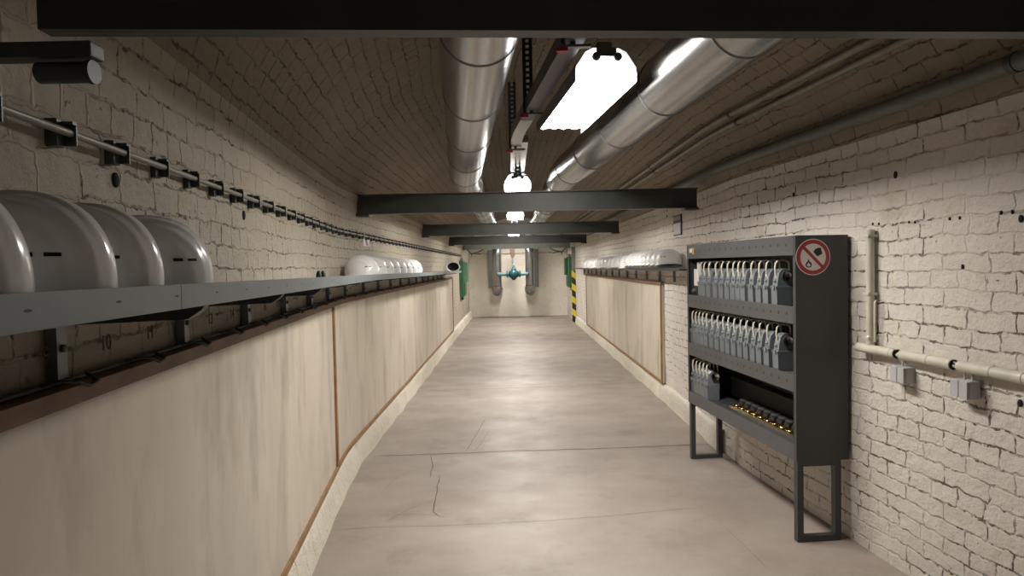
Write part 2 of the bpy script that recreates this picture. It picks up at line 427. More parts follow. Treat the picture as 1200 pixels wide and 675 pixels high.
# long lengthwise bars that follow the tunnel
def strip(x0, x1, z0, z1, a, b, step=.2):
    mb = MB(); Y = ys(a, b, step)
    for y in Y:
        for (x, z) in ((x0,z0),(x1,z0),(x1,z1),(x0,z1)): mb.v.append(P(x, y, z))
    for i in range(len(Y)-1):
        for k in range(4): k2 = (k+1) % 4; mb.f.append((i*4+k, i*4+k2, (i+1)*4+k2, (i+1)*4+k)); mb.smooth.append(False)
    n = (len(Y)-1)*4; mb.f += [(0,1,2,3), (n+3,n+2,n+1,n)]; mb.smooth += [False, False]
    return mb
def ribtube(x0, z, r, a, b, step=.25, n=10):
    return MB().tube([P(x0, y, z) for y in ys(a, b, step)], r, n)
def panel(xa, xb, z0, z1, a, b, parent):     # plaster board with UV
    mb = strip(xa, xb, z0, z1, a, b, .2)
    return mb.build('board', M['plaster'], parent, uv=[(v[1], v[2]) for v in mb.v])

PX = XL+.05     # face of the left wainscot boards
PZ0, PZ1 = .19, 1.315
def wainscot(name, label, side, a, b, posts, rail=None):
    r = empty(name, P(PX if side < 0 else XR, a, PZ0)); tag(r, label, 'wall panel')
    def into(o): o.location = -Vector(r.location); return o
    if side < 0:
        f0, f1, e0, e1 = XL+.002, PX, PX, PX+.012
    else:
        f0, f1, e0, e1 = XR-.03, XR-.002, XR-.042, XR-.03
    o = panel(f0, f1, PZ0+.01, PZ1, a, b, r); into(o)
    into(strip(min(e0,e1), max(e0,e1), PZ0-.005, PZ0+.03, a, b).build('bottom_batten', M['wood'], r))
    for y in posts:
        into(strip(min(e0,e1)-(.002 if side > 0 else 0), max(e0,e1)+(.002 if side < 0 else 0), PZ0+.03, PZ1-.005, y-.022, y+.022, .1).build('upright_batten', M['wood'], r))
    if side > 0:
        into(strip(min(e0,e1), max(e0,e1), PZ1-.005, PZ1+.035, a, b).build('top_batten', M['rail'], r))
    return r
wainscot('wall_panel', 'stained cream wall board on the left, nearest the viewer, under the grey shelf', -1, -1.5, 4.56, [4.54])
wainscot('wall_panel', 'long cream wall board on the left beyond the upright batten, under the far helmets', -1, 4.59, 14.3, [14.27])
wainscot('wall_panel', 'brown framed cream wall board on the right wall beyond the dark lamp cabinet', 1, 7.55, 15.2, [7.58, 15.17])
# red-brown rail on top of the left boards with small wire hooks
rail = empty('wall_rail', P(PX, 0, PZ1)); tag(rail, 'red-brown wooden rail with black wire hooks along the left wall below the shelf', 'rail')
def into(o, r): o.parent = r; o.location = Vector(o.location)-Vector(r.location); return o
into(strip(XL+.002, PX+.016, PZ1+.001, PZ1+.036, -1.5, 14.3).build('rail_board', M['rail']), rail)
into(ribtube(XL+.03, PZ1+.043, .005, -1.5, 14.3, .2, 8).build('cable', M['beam']), rail)
for i in range(26):
    y = .95+.33*i*(1+.008*i)
    if y > 14: break
    q = [P(XL+.03, y-.05, PZ1+.046), P(XL+.055, y-.03, PZ1+.052), P(XL+.07, y+.02, PZ1+.044), P(XL+.068, y+.06, PZ1+.030), P(XL+.07, y+.09, PZ1+.034), P(XL+.04, y+.10, PZ1+.05)]
    into(MB().tube(q, .0035, 6).build('wire_hook', M['liner']), rail)

# painted numbers on the brick behind the hooks
def text_mesh(s, size, m, name, parent, loc, rot, ext=.0006):
    cu = bpy.data.curves.new(name, 'FONT'); cu.body = s; cu.size = size; cu.extrude = ext; cu.align_x = 'CENTER'; cu.align_y = 'CENTER'
    o = bpy.data.objects.new(name, cu); C.objects.link(o)
    bpy.context.view_layer.update()
    me = bpy.data.meshes.new_from_object(o.evaluated_get(bpy.context.evaluated_depsgraph_get()))
    C.objects.unlink(o); bpy.data.objects.remove(o)
    me.materials.clear(); me.materials.append(m)
    t = bpy.data.objects.new(name, me); C.objects.link(t); t.parent = parent; t.location = loc; t.rotation_euler = rot
    return t
M['ink'] = plain('faded_black_paint', (.07,.055,.04), .8, var=.5, scale=60)
for i, s in enumerate(['9','10','11','12','13','14','15','16','17']):
    y = 1.284+.2325*i
    text_mesh(s, .050, M['ink'], 'painted_number', wl, P(XL+.017, y, 1.412), (PI/2, 0, PI/2-math.atan(doff(y))))

# dark sockets and holes in the brickwork
def wall_hole(px, py, side, parent, r=.014):
    H = lambda y: (312-.02*(px-600)-py)/FOC*y
    k = (px-600)/FOC
    y = 3.0
    for _ in range(60):
        z = EYE+H(y); x0 = XL if side < 0 else XR
        x0 = wall_x(side, z)
        y = (x0+off(y))/k
    x = x0 - .012*noise.noise(Vector((x0*2.0, y*2.5, z*3.0)))
    MB().lathe([(0.0001,-.005),(r*.75,-.005),(r*.75,.005),(.0001,.005)], (0,0,0), 'X', 12).build('wall_hole', M['hole'], parent, loc=(x+off(y), y, z)).scale = (1,1,1.45)
for px, py, sd, r in ((140,212,-1,.017),(288,253,-1,.017),(1050,206,1,.017),(931,229,1,.013),(1024,263,1,.006),(1031,263,1,.006),(1066,261,1,.006),(1073,261,1,.006),(1114,257,1,.007),(1126,256,1,.007),(1175,250,1,.008),(1188,249,1,.008),(1198,257,1,.014),(783,254,1,.012),(1128,313,1,.010),(1198,474,1,.014)):
    wall_hole(px, py, sd, wl if sd < 0 else wr, r)

# ------------------------------------------------------------------ beams
def beam(y, label, m, span=(-1.40, 1.72), skew=0.0, h=.17, z0=None, fw=.076, channel=False):
    z0 = z0 if z0 is not None else EYE+.47
    r = empty('steel_beam', P(XC, y, z0), math.atan(skew)); tag(r, label, 'beam', 'painted steel beams across the tunnel')
    a, b = (span[0]-XC), (span[1]-XC)
    t = .0075
    if channel: MB().box(a, b, -fw/2, fw/2, 0, t).box(a, b, -fw/2, fw/2, h-t, h).box(a, b, -fw/2, -fw/2+.006, t, h-t).build('c_section', m, r)
    else: MB().box(a, b, -fw/2, fw/2, 0, t).box(a, b, -fw/2, fw/2, h-t, h).box(a, b, -.003, .003, t, h-t).build('i_section', m, r)
    for s, e in (() if channel else ((-1, a+.06), (1, b-.06))):
        MB().box(e-.06, e+.06, -.06, .06, -.02, 0, .003).build('bearing_plate', m, r)
    return r
beam(1.377, 'dark painted steel beam crossing overhead, nearest the viewer at the top of the picture', M['beam'], (-1.28,1.66), .065, fw=.042, h=.20, z0=EYE+.460, channel=True)
beam(5.8, 'dark grey steel beam crossing below the two ducts where the tunnel bends', M['beam'], (-1.34,1.62))
beam(10.0, 'dark steel beam across the tunnel, third from the viewer', M['beam'], (-1.34,1.62))
beam(14.3, 'dark steel beam across the tunnel, fourth from the viewer, before the pale one', M['beam'], (-1.34,1.62))
beam(18.4, 'pale grey steel beam, farthest of all, in front of the bright end wall', M['beamlight'], (-1.34,1.62), h=.19)

# ------------------------------------------------------------------ ventilation ducts
def duct(x0, label, zc=EYE+.89, r=.150, a=-9.9, wall_bend=True):
    root = empty('ventilation_duct', (x0, a, zc)); tag(root, label, 'duct', 'galvanised ventilation ducts')
    yend = 20.1; seams = [2.49+.93*k for k in range(-14, 19) if a < 2.49+.93*k < yend-.6]
    cuts = [a]+seams+[yend-.45]
    def pf(y):
        u = 6.55-y; k = .18
        o = .083*u if u > k else (0 if u < -k else .083*(u+k)**2/(4*k))
        return Vector((x0+o, y, zc))
    for i in range(len(cuts)-1):
        p0, p1 = cuts[i], cuts[i+1]
        into(MB().tube([pf(y) for y in ys(p0, p1, .15)], r, 40, cap=(i == 0)).build('duct_section', M['galv']), root)
    for y in seams:
        d = (pf(y-.01)-pf(y+.01)).normalized(); p = pf(y)
        into(MB().tube([p-d*.006, p-d*.002, p+d*.002, p+d*.006], [r+.0005, r+.004, r+.004, r+.0005], 40, cap=False).build('duct_seam', M['galvdark']), root)
    # elbow down in front of the end wall, then back into it
    y0 = yend-.45; R = .30
    q = [pf(y0)+Vector((0, R*math.sin(t), -R+R*math.cos(t))) for t in lin(0, PI/2, 8)]
    zb = .86
    q += [Vector((x0, y0+R, z)) for z in lin(zc-R-.01, zb+.12, 6)]
    into(MB().tube(q, r*.93, 28).build('duct_drop', M['galv']), root)
    e = [Vector((x0, y0+R, zb+.12))+Vector((0, .16-.16*math.cos(t), -.16*math.sin(t))) for t in lin(0, PI/2, 8)] + [Vector((x0, Y1-.005, zb-.04))]
    into(MB().tube(e, [r*.95, r*.95]+[r*1.08]*8, 24).build('duct_elbow', M['galv']), root)
    return root
duct(-.44, 'round galvanised duct overhead left of the lamps')
duct(.548, 'round galvanised duct overhead right of the lamps, bright with lamp reflections', zc=EYE+.90)

# ------------------------------------------------------------------ lamps, trunking, hangers
def lamp(x0, ya, yb, label, hb=.90, wdt=.29, z_off=0):
    z = EYE+hb+z_off; ym = (ya+yb)/2; L = yb-ya
    r = empty('ceiling_lamp', P(x0, ym, z), math.atan(-doff(ym))*-1 if False else -math.atan(doff(ym))); tag(r, label, 'ceiling lamp', 'fluorescent ceiling lamps')
    W = wdt/2
    prof = [(-W,0),(-W*.72,-.012),(-W*.45,0),(-W*.2,-.012),(0,0),(W*.2,-.012),(W*.45,0),(W*.72,-.012),(W,0),(W*.93,.025),(W*.66,.085),(W*.45,.100),(W*.42,.085),(W*.44,.062),(W*.30,.05),(W*.15,.062),(W*.10,.075),(-W*.10,.075),(-W*.15,.062),(-W*.30,.05),(-W*.44,.062),(-W*.42,.085),(-W*.45,.100),(-W*.66,.085),(-W*.93,.025)]
    MB().prism(prof, lambda u, v: (u, -L/2, v), lambda u, v: (u, L/2, v)).build('diffuser', [M['lampdim'] if ya < 0 else M['lamp'], M['lampside'], M['lampend']], r)
    for o in bpy.data.objects:
        if o.parent == r and o.name.startswith('diffuser'):
            for p in o.data.polygons:
                if abs(p.normal.y) > .9: p.material_index = 2
                elif p.normal.z > -.5: p.material_index = 1
    hp_ = [(-W*1.03,-.038),(-W*1.03,.030),(-W*.70,.100),(-W*.45,.118),(W*.45,.118),(W*.70,.100),(W*1.03,.030),(W*1.03,-.038)]
    hp_ = hp_ + [(u*.975, v-.004) for u, v in reversed(hp_)]
    MB().prism(hp_, lambda u, v: (u, -L/2, v), lambda u, v: (u, L/2, v)).build('reflector_hood', M['hood'], r)
    MB().box(-.035, .035, -L/2+.02, L/2-.02, .1185, .150, .004).build('housing', M['galvdark'], r)
    for e in (-1, 1): MB().box(-W*.33, W*.33, e*(L/2+.007)-.003, e*(L/2+.007)+.003, .074, .112, .001).build('end_bracket', M['galvdark'], r)
    for s in (-1, 1):
        for e in (-1, 1):
            y0 = e*(L/2+.018)
            MB().lathe([(.0001,y0-.008),(.019,y0-.008),(.019,y0+.008),(.0001,y0+.008)], (s*W*.36, 0, .068), 'Y', 16).build('tube_socket', M['galvdark'], r)
    return r
def lampdrop(x0, y, z):  # threaded rods from the lamp up to the vault
    return [P(x0, y, z), P(x0, y, vault_z(x0)-.005)]
lamps = [(.262,3.16,4.40,'large bright white lamp between the two ducts, nearest the viewer',.90),
         (.085,7.35,8.6,'bright ceiling lamp seen just above the beam at the tunnel bend',.90),
         (.085,11.7,12.9,'bright ceiling lamp seen between the second and third beams',.90),
         (.085,15.6,16.8,'ceiling lamp above the fourth beam, mostly hidden by beams',.90),
         (.085,18.7,19.6,'farthest ceiling lamp, lighting the end wall behind the pale beam',.88)]
lamps.append((.085,-5.6,-4.4,'ceiling lamp hung in the tunnel behind the viewer',.90))
for x, a, b, l, hb in lamps:
    r = lamp(x, a, b, l, hb)
# continuous trunking beside and above the lamps
tr = empty('cable_trunking', P(.055, -6, EYE+.99)); tag(tr, 'zinc cable trunking hung between the ducts, running beside the nearest lamp', 'trunking')
into(strip(.012, .098, EYE+.955, EYE+1.035, -9.9, 4.42, .2).build('trunking_channel', M['trunkshade']), tr)
into(strip(.012, .098, EYE+.955, EYE+1.035, 4.423, 5.55, .2).build('trunking_channel', M['galv']), tr)
into(strip(.012, .158, EYE+1.025, EYE+1.085, 5.58, 19.6, .3).build('trunking_channel', M['galv']), tr)
for i, y in enumerate([2.90,4.16,5.42,7.0,9.0,11.3]):
    x = .03 if y < 5.5 else .085
    zt = vault_z(x)-.004
    mb = MB()
    p = P(x, y, 0)
    zb = EYE+.945
    hb_ = empty('ceiling_hanger', (p[0], p[1], zb)); tag(hb_, 'perforated steel hanger strip holding the cable trunking under the vault', 'hanger', 'trunking hangers')
    if i == 1: hb_['label'] = 'dark perforated hanger strip nearest the big lamp, with a red cap at its foot'
    elif i == 2: hb_['label'] = 'dark perforated hanger strip at the end of the trunking, behind the duct bend'
    elif i == 0: hb_['label'] = 'hanger strip with red cap at the near top corner of the big lamp'
    elif y > 5.5:
        hb_['label'] = {3: 'hanger strip just before the lamp at the tunnel bend', 4: 'hanger strip just past the lamp at the tunnel bend', 5: 'hanger strip just before the third ceiling lamp from the viewer'}[i]
    hh = zt-zb
    st = MB().box(-.031, -.010, -.004, .004, .0, hh).box(.010, .031, -.004, .004, .0, hh).box(-.031, -.028, -.02, .004, .0, hh).box(.028, .031, -.02, .004, .0, hh)
    k = .03
    while k < hh-.02:
        st.box(-.0102, .0102, -.004, .004, k, k+.016); k += .035
    st.build('hanger_strip', M['beam'], hb_)
    MB().box(-.04, .10, -.016, .016, -.012, .0, .002).build('cross_bar', M['galvdark'], hb_)
    MB().box(-.05, .0, -.014, .014, -.028, -.0125, .003).build('red_cap', M['redcap'], hb_)

# ------------------------------------------------------------------ pipes on the right
def pipe(name, x0, z, r, a, b, m, label, clips=None):
    o = empty(name, P(x0, a, z)); tag(o, label, 'pipe')
    into(ribtube(x0, z, r, a, b, .2, 14).build('pipe_run', m), o)
    for y in (clips or []):
        d = Vector((doff(y), 1, 0)).normalized(); p = Vector(P(x0, y, z))
        into(MB().tube([p-d*.015, p+d*.015], r+.004, 14).build('pipe_clip', M['beam']), o)
    return o
pipe('wall_pipe', 1.612, 2.288, .036, -9.9, 18.2, M['pipegreen'], 'thick dark grey-green pipe running high along the right wall', [k for k in (0.3,2.5,6.5,10,14)])
xa = 1.525; za = vault_z(xa)-.035
pipe('ceiling_pipe', xa, za, .019, -9.9, 18.2, M['conduitl'], 'lower of two thin pipes side by side along the right of the vault', [2.4,4.6,7,9.5,12])
xa = 1.475; za = vault_z(xa)-.037
pipe('ceiling_pipe', xa, za, .019, -9.9, 18.2, M['conduitl'], 'upper of two thin pipes side by side along the right of the vault', [2.4,4.6,7,9.5,12])

# left: conduit on square clamps
cz = EYE+.29; cx0 = wall_x(-1, cz)+.030
cd = empty('wall_conduit', P(cx0, 0, cz)); tag(cd, 'thin conduit on dark square clamps running along the upper left wall', 'conduit')
into(ribtube(cx0, cz, .0085, -1.0, 17.9, .2, 8).build('conduit_pipe', M['conduitl']), cd)
for i in range(72):
    y = 1.37+.235*(i-4)
    a0 = P(cx0, y, cz); th = -math.atan(doff(y))*-1
    o = MB().box(-.045, -.0105, -.020, .012, -.030, .026, .002).box(-.0104, .012, .008, .012, -.026, .022).box(-.0104,.012,-.004,.0079,.016,.022).build('clamp', M['beam'], cd)
    o.location = Vector(a0)-cd.location; o.rotation_euler = (0, 0, -math.atan(doff(y)))

# pipe stub at the upper left, just under the nearest beam
st = empty('pipe_stub', (-.80, 1.15, EYE+.375)); tag(st, 'short dark capped pipe stub on the upper left wall under the nearest beam', 'pipe stub')
def at(o, r, p): o.parent = r; o.location = p; return o
MB().tube([(.0,0,-.030),(.085,0,-.030)], .018, 18).tube([(.085,0,-.030),(.094,0,-.030)], .020, 18).build('stub_pipe', M['beam'], st)
MB().box(-.10, .10, -.02, .02, -.008, .018, .003).build('stub_bracket', M['beam'], st)

# ------------------------------------------------------------------ the shelves
def shelf_z(y):
    pts = [(-3,1.552),(.8,1.551),(2.6,1.541),(6.9,1.517),(13,1.497),(20,1.49)]
    for (a, za), (b, zb) in zip(pts, pts[1:]):
        if y <= b: return za+(zb-za)*(y-a)/(b-a)
    return 1.49
def shelf(side, a, b, xw, xf, label):
    r = empty('wall_shelf', P(xw, a, 1.5)); tag(r, label, 'shelf')
    s = -side      # towards the corridor
    def sw(sec, name, m, y0=a, y1=b):
        mb = MB(); Y = ys(y0, y1, .2); n = len(sec); uv = []
        for y in Y:
            for (x, dz) in sec: mb.v.append(P(x, y, shelf_z(y)+dz)); uv.append((y, dz))
        for i in range(len(Y)-1):
            for k in range(n): k2 = (k+1) % n; mb.f.append((i*n+k, i*n+k2, (i+1)*n+k2, (i+1)*n+k)); mb.smooth.append(False)
        e = (len(Y)-1)*n; mb.f += [tuple(range(n)), tuple(e+k for k in reversed(range(n)))]; mb.smooth += [False]*2
        return into(mb.build(name, m, uv=uv), r)
    w = s
    pd = -.042 if side < 0 else -.012
    sw([(xw+w*.003,pd-.002),(xf-w*.002,pd-.002),(xf-w*.002,pd),(xw+w*.003,pd)], 'shelf_plate', M['shelf'])
    if side < 0:
        j = 1.175
        cuts = [a, j, j+2.5, j+5, j+7.5, j+10, b]
        for c0, c1 in zip(cuts, cuts[1:]):
            sw([(xf-w*.0018,-.043),(xf,-.043),(xf,0),(xf-w*.012,0),(xf-w*.012,-.002),(xf-w*.0018,-.002)], 'front_lip', M['lip'], c0+.0012, c1-.0012)
    else:
        sw([(xf-w*.0018,-.03),(xf,-.03),(xf,0),(xf-w*.0018,0)], 'front_lip', M['shelfdark'])
    return r
XF = -1.005
sh = shelf(-1, -1.2, 13.3, XL, XF, 'long blue-grey sheet metal shelf on the left wall carrying white helmets')
def bracket(y, side, parent, zlow):
    xw, xf = (XL, XF) if side < 0 else (XR, 1.50)
    s = -side; z = shelf_z(y)-(.0445 if side < 0 else .0145)
    def q(x, yy, zz): return P(x, yy, zz)
    mb = MB()
    kk = 1.0 if y < 2.8 else .45
    arm = [(xw+s*.029, 0), (xf-s*.006, 0), (xf-s*.012, -.008), (xf-s*.04, -.026*kk), (xw+s*.029, -.034*kk)]
    a = [q(x, y-.014, z+dz) for x, dz in arm]; b_ = [q(x, y+.014, z+dz) for x, dz in arm]; n = 5
    mb.add(a+b_, [tuple(range(n)), tuple(reversed(range(n, 2*n)))]+[(i, i+n, (i+1) % n+n, (i+1) % n) for i in range(n)])
    o1 = into(mb.build('bracket_arm', M['shelfdark']), parent)
    mb = MB(); x0, x1 = sorted((xw+s*.003, xw+s*.028)); vs = [q(x, yy, zz) for x in (x0,x1) for yy in (y-.018,y+.018) for zz in (zlow, z)]
    mb.add(vs, [(0,1,3,2),(4,6,7,5),(0,4,5,1),(2,3,7,6),(0,2,6,4),(1,5,7,3)])
    into(mb.build('bracket_upright', M['shelf']), parent)
    into(MB().lathe([(.0001,0),(.008,0),(.008,s*.006),(.0001,s*.006)], q(xw+s*.028, y, z-.08), 'X', 10).build('bracket_bolt', M['beam']), parent)
for k in range(19): bracket(.665+.655*k, -1, sh, PZ1+.038)
sh2 = shelf(1, 5.95, 16.2, XR, 1.50, 'dark steel shelf on the right wall, beyond the lamp cabinet, full of helmets')
for k in range(14): bracket(6.3+.72*k, 1, sh2, PZ1+.05)

# ------------------------------------------------------------------ helmets
def helmet_proto(mat_):
    # long axis = +X is the front; origin on the rim centre
    r = empty('safety_helmet', (0,0,0))
    A, B, H = .128, .097, .142
    NU, NV = 96, 40
    mb = MB()
    def shell(inset):
        vs = []
        for j in range(NV+1):
            ph = (PI/2)*j/NV
            for i in range(NU):
                th = 2*PI*i/NU
                cx, cy, sz = math.cos(ph)**.80*math.cos(th), math.cos(ph)**.80*math.sin(th), math.sin(ph)**.95
                x, y, z = (A-inset)*cx, (B-inset)*cy, (H-inset)*sz
                if inset == 0:
                    # raised steps running front to back over the crown
                    v = y/B
                    amt = .0
                    for c in (.16, .40, .62, .80):
                        amt += .0042/(1+math.exp((abs(v)-c)/.007))
                    amt *= max(0, sz)**.8
                    L = Vector((x/A**2, y/B**2, z/H**2)).normalized(); x += L.x*amt; y += L.y*amt; z += L.z*amt
                vs.append((x, y, z))
        return vs
    o_, i_ = shell(0), shell(.004)
    mb.v += o_; nvs = len(o_); mb.v += i_
    for j in range(NV):
        for i in range(NU):
            a = j*NU+i; b_ = j*NU+(i+1) % NU; c = b_+NU; d = a+NU
            mb.f.append((a, b_, c, d)); mb.f.append((a+nvs, d+nvs, c+nvs, b_+nvs)); mb.smooth += [True]*2
    # brim with a longer peak at the front
    ring = []
    for i in range(NU):
        th = 2*PI*i/NU; fr = max(0, math.cos(th))
        e = .008 + .018*fr**3
        zz = -.012 - .006*fr**3 - .004*abs(math.sin(th))**2
        x, y = math.cos(th), math.sin(th)
        ring.append(((A+e)*x, (B+e*.9)*y, zz))
    k = len(mb.v); mb.v += ring
    k2 = len(mb.v); mb.v += [(p[0]*.985, p[1]*.985, p[2]-.004) for p in ring]
    for i in range(NU):
        j = (i+1) % NU
        mb.f.append((i, k+i, k+j, j)); mb.f.append((k+i, k2+i, k2+j, k+j)); mb.f.append((k2+i, nvs+i, nvs+j, k2+j)); mb.smooth += [True]*3
    me = mb.build('helmet_shell', mat_, r)
    # vent slots on the sides, front and back
    kids = [me]
    for s in (-1, 1):
        vm = MB()
        for dx in (.050, .078):
            z = .060
            ph = math.asin((z/H)**(1/.95)); cr = math.cos(ph)**.80
            def on(x):
                th = math.acos(max(-1, min(1, x/(A*cr)))); return (x, s*(B*math.sin(th)*cr+.0006), z)
            L = [on(dx+t) for t in lin(-.0085, .0085, 5)]
            vm.tube(L, .0036, 6)
        o = vm.build('vent_slots', M['vent'], r); kids.append(o)
    vm = MB()
    for dy in (-.016, .0, .016):
        z = .090; ph = math.asin((z/H)**(1/.95)); cr = math.cos(ph)**.80
        vm.tube([(math.sqrt(max(0, 1-(yy/(B*cr))**2))*A*cr+.0045, yy, z) for yy in lin(dy-.005, dy+.005, 4)], .0026, 6)
    kids.append(vm.build('front_vents', M['vent'], r))
    ln = MB(); pts = [((A-.014)*math.cos(t), (B-.013)*math.sin(t), .018) for t in lin(0, 2*PI*31/32, 31)]
    ln.tube(pts, .009, 8, closed=True)
    kids.append(ln.build('headband', M['liner'], r))
    cup = MB(); n = 32; pr_ = []
    for j in range(7):
        ph = (PI/2)*.98*j/6; pr_.append([((A-.020)*math.cos(ph)*math.cos(2*PI*i/n), (B-.018)*math.cos(ph)*math.sin(2*PI*i/n), .012+(H-.045)*math.sin(ph)) for i in range(n)])
    cup.add([p for q in pr_ for p in q], [(j*n+i, j*n+(i+1) % n, (j+1)*n+(i+1) % n, (j+1)*n+i) for j in range(6) for i in range(n)], True)
    kids.append(cup.build('inner_harness', M['liner'], r))
    return r, kids
HP, HK = helmet_proto(M['helmet'])
HQ, HQK = helmet_proto(M['helmet2'])
used = {'a': False, 'b': False}
def put_helmet(x0, y, yaw, tilt_side, tilt_front, label, group, which='a', lift=0.0, sc=1.0):
    side_l = x0 < 0
    pr, ks = (HP, HK) if which == 'a' else (HQ, HQK)
    if used[which]: o = copy_fast(pr, ks)
    else: o = pr; used[which] = True
    B = .112; A = .14
    z = shelf_z(y)-(.0415 if side_l else .0115)+.0245*sc+lift
    z += abs(math.sin(tilt_side))*B*.95*sc + abs(math.sin(tilt_front))*A*.9*sc
    p = P(x0, y, z); o.location = p
    o.rotation_euler = (Matrix.Rotation(yaw-math.atan(doff(y)), 3, 'Z') @ Matrix.Rotation(tilt_front, 3, 'Y') @ Matrix.Rotation(tilt_side, 3, 'X')).to_euler()
    o.scale = (sc,)*3
    tag(o, label, 'helmet', group)
g = 'white helmets at the near end of the left shelf'
HL = [(.765, .10, 'white safety helmet nearest the viewer on the left shelf, partly outside the left edge'),
      (.98,.06, 'glossy white safety helmet on the left shelf, second from the viewer'),
      (1.155,.04,'glossy white safety helmet on the left shelf, third from the viewer'),
      (1.41,.50, 'white helmet with its front vents showing, fourth and last of the near row')]
for (y, yw, l) in HL:
    put_helmet(XF-.164, y, yw, -.03, 0, l, g)
g = 'white helmets farther along the left shelf'
yy = [5.15,5.52,5.86,6.2,6.58,6.95,7.32,7.7]
for i, y in enumerate(yy):
    l = 'white helmet in the far left row, %s from the viewer end' % ORD[i]
    if i == 0: l = 'white helmet leading the far row on the left shelf, seen in full'
    if i == 7: l = 'white helmet closing the far row on the left shelf, at its distant end'
    put_helmet(XF-.158, y, .12 if i else .0, -.08, 0, l, g, sc=1.0)
put_helmet(XF-.14, 13.05, 0, -1.35, 0, 'lone helmet tipped on its side at the far end of the left shelf', None, sc=.92)
g = 'pale helmets leaning together at the near end of the right shelf'
for i in range(8):
    y = 6.75+.255*i
    l = 'pale helmet leaning in the near cluster on the right shelf, %s from the lamp cabinet' % ORD[i]
    put_helmet(XR-.135, y, PI-.1, .22, 0, l, g, 'b', sc=1.0)
g = 'helmets in the far half of the right shelf'
for i in range(14):
    y = 9.05+.37*i
    l = 'white helmet in the long far row on the right shelf, %s from the near cluster' % ORD[i]
    put_helmet(XR-.135, y, PI, .10 if i % 3 else .02, 0, l, g, 'b' if i % 4 else 'a')

# ------------------------------------------------------------------ lamp cabinet
CY, CX, CTH = 3.645, 1.558, .096
cab = empty('lamp_cabinet', (CX, CY, 0), CTH)
tag(cab, 'dark grey steel cabinet of handlamps standing on frame legs by the right wall', 'cabinet')
CD, CLn, CT, CB = .300, 1.66, 1.705, .455
MB().box(0, CD, 0, .003, CB, CT).box(-.004, .0, 0, .028, CB, CT).build('side_panel', M['cab'], cab)
MB().box(0, CD, CLn-.003, CLn, CB, CT).box(-.004, .0, CLn-.028, CLn, CB, CT).build('side_panel', M['cab'], cab)
MB().box(CD-.003, CD, .003, CLn-.003, CB, CT).build('back_panel', M['cab'], cab)
MB().box(0, CD-.003, .003, CLn-.003, CT-.003, CT).build('top_panel', M['cab'], cab)
fascias = [(1.597, 1.705), (1.217, 1.314), (.838, .935), (.455, .545)]
for i, (z0, z1) in enumerate(fascias):
    hz = (z0+z1)/2+.005
    f = MB().box(-.004, .0, .028, CLn-.028, z0-hz, z1-hz).build('front_fascia', M['fascia'] if i < 3 else M['cabface'], cab, loc=(0,0,hz))
shelves = [1.300, .921, .535]
for z in shelves:
    MB().box(.0005, CD-.0035, .0035, CLn-.0035, z-.004, z, 0).build('shelf_plate', M['cabface'] if z > .6 else M['shelfdark'], cab)
MB().box(.0005,.012,.0035,CLn-.0035,.535,.545).build('shelf_rim', M['cabface'], cab)
for y0 in (.003, CLn-.043):
    MB().box(.002,.038,y0,y0+.04,.0,CB,.002).box(.222,.258,y0,y0+.04,.0,CB,.002).box(.038,.222,y0,y0+.04,.0,.034,.002).box(.038,.222,y0,y0+.04,CB-.03,CB,0).build('leg_frame', M['cab'], cab)
MB().box(-.0065, -.0042, CLn-.115, CLn-.065, 1.645, 1.675).build('white_sticker', M['white'], cab)
MB().box(-.0065, -.0042, CLn-.155, CLn-.128, 1.630, 1.680).build('yellow_sticker', M['yellow'], cab)
# charging bays in the empty lowest row
nb = 11
for k in range(16):
    y = .10+k*.0915
    if k > 10: continue
    MB().lathe([(.0001,.0),(.036,.0),(.038,.012),(.030,.020),(.0001,.020)], (.17, y, .5755), 'Z', 18).box(.135,.205,y-.03,y+.03,.5355,.5755,.002).build('charging_socket', M['liner'], cab)
    s = MB().lathe([(.024,.0),(.030,.0),(.030,.006),(.024,.006)], (.115, y, .5535), 'Z', 18).box(.095,.135,y-.018,y+.018,.5355,.5545,.002).build('brass_contact', M['brass'], cab)
MB().box(.085,.094,.03,1.08,.5355,.549,0).build('contact_rail', M['brass'], cab)
MB().box(.22,.30,.02,CLn-.3,.56,.70,.004).build('charger_rail', M['liner'], cab)

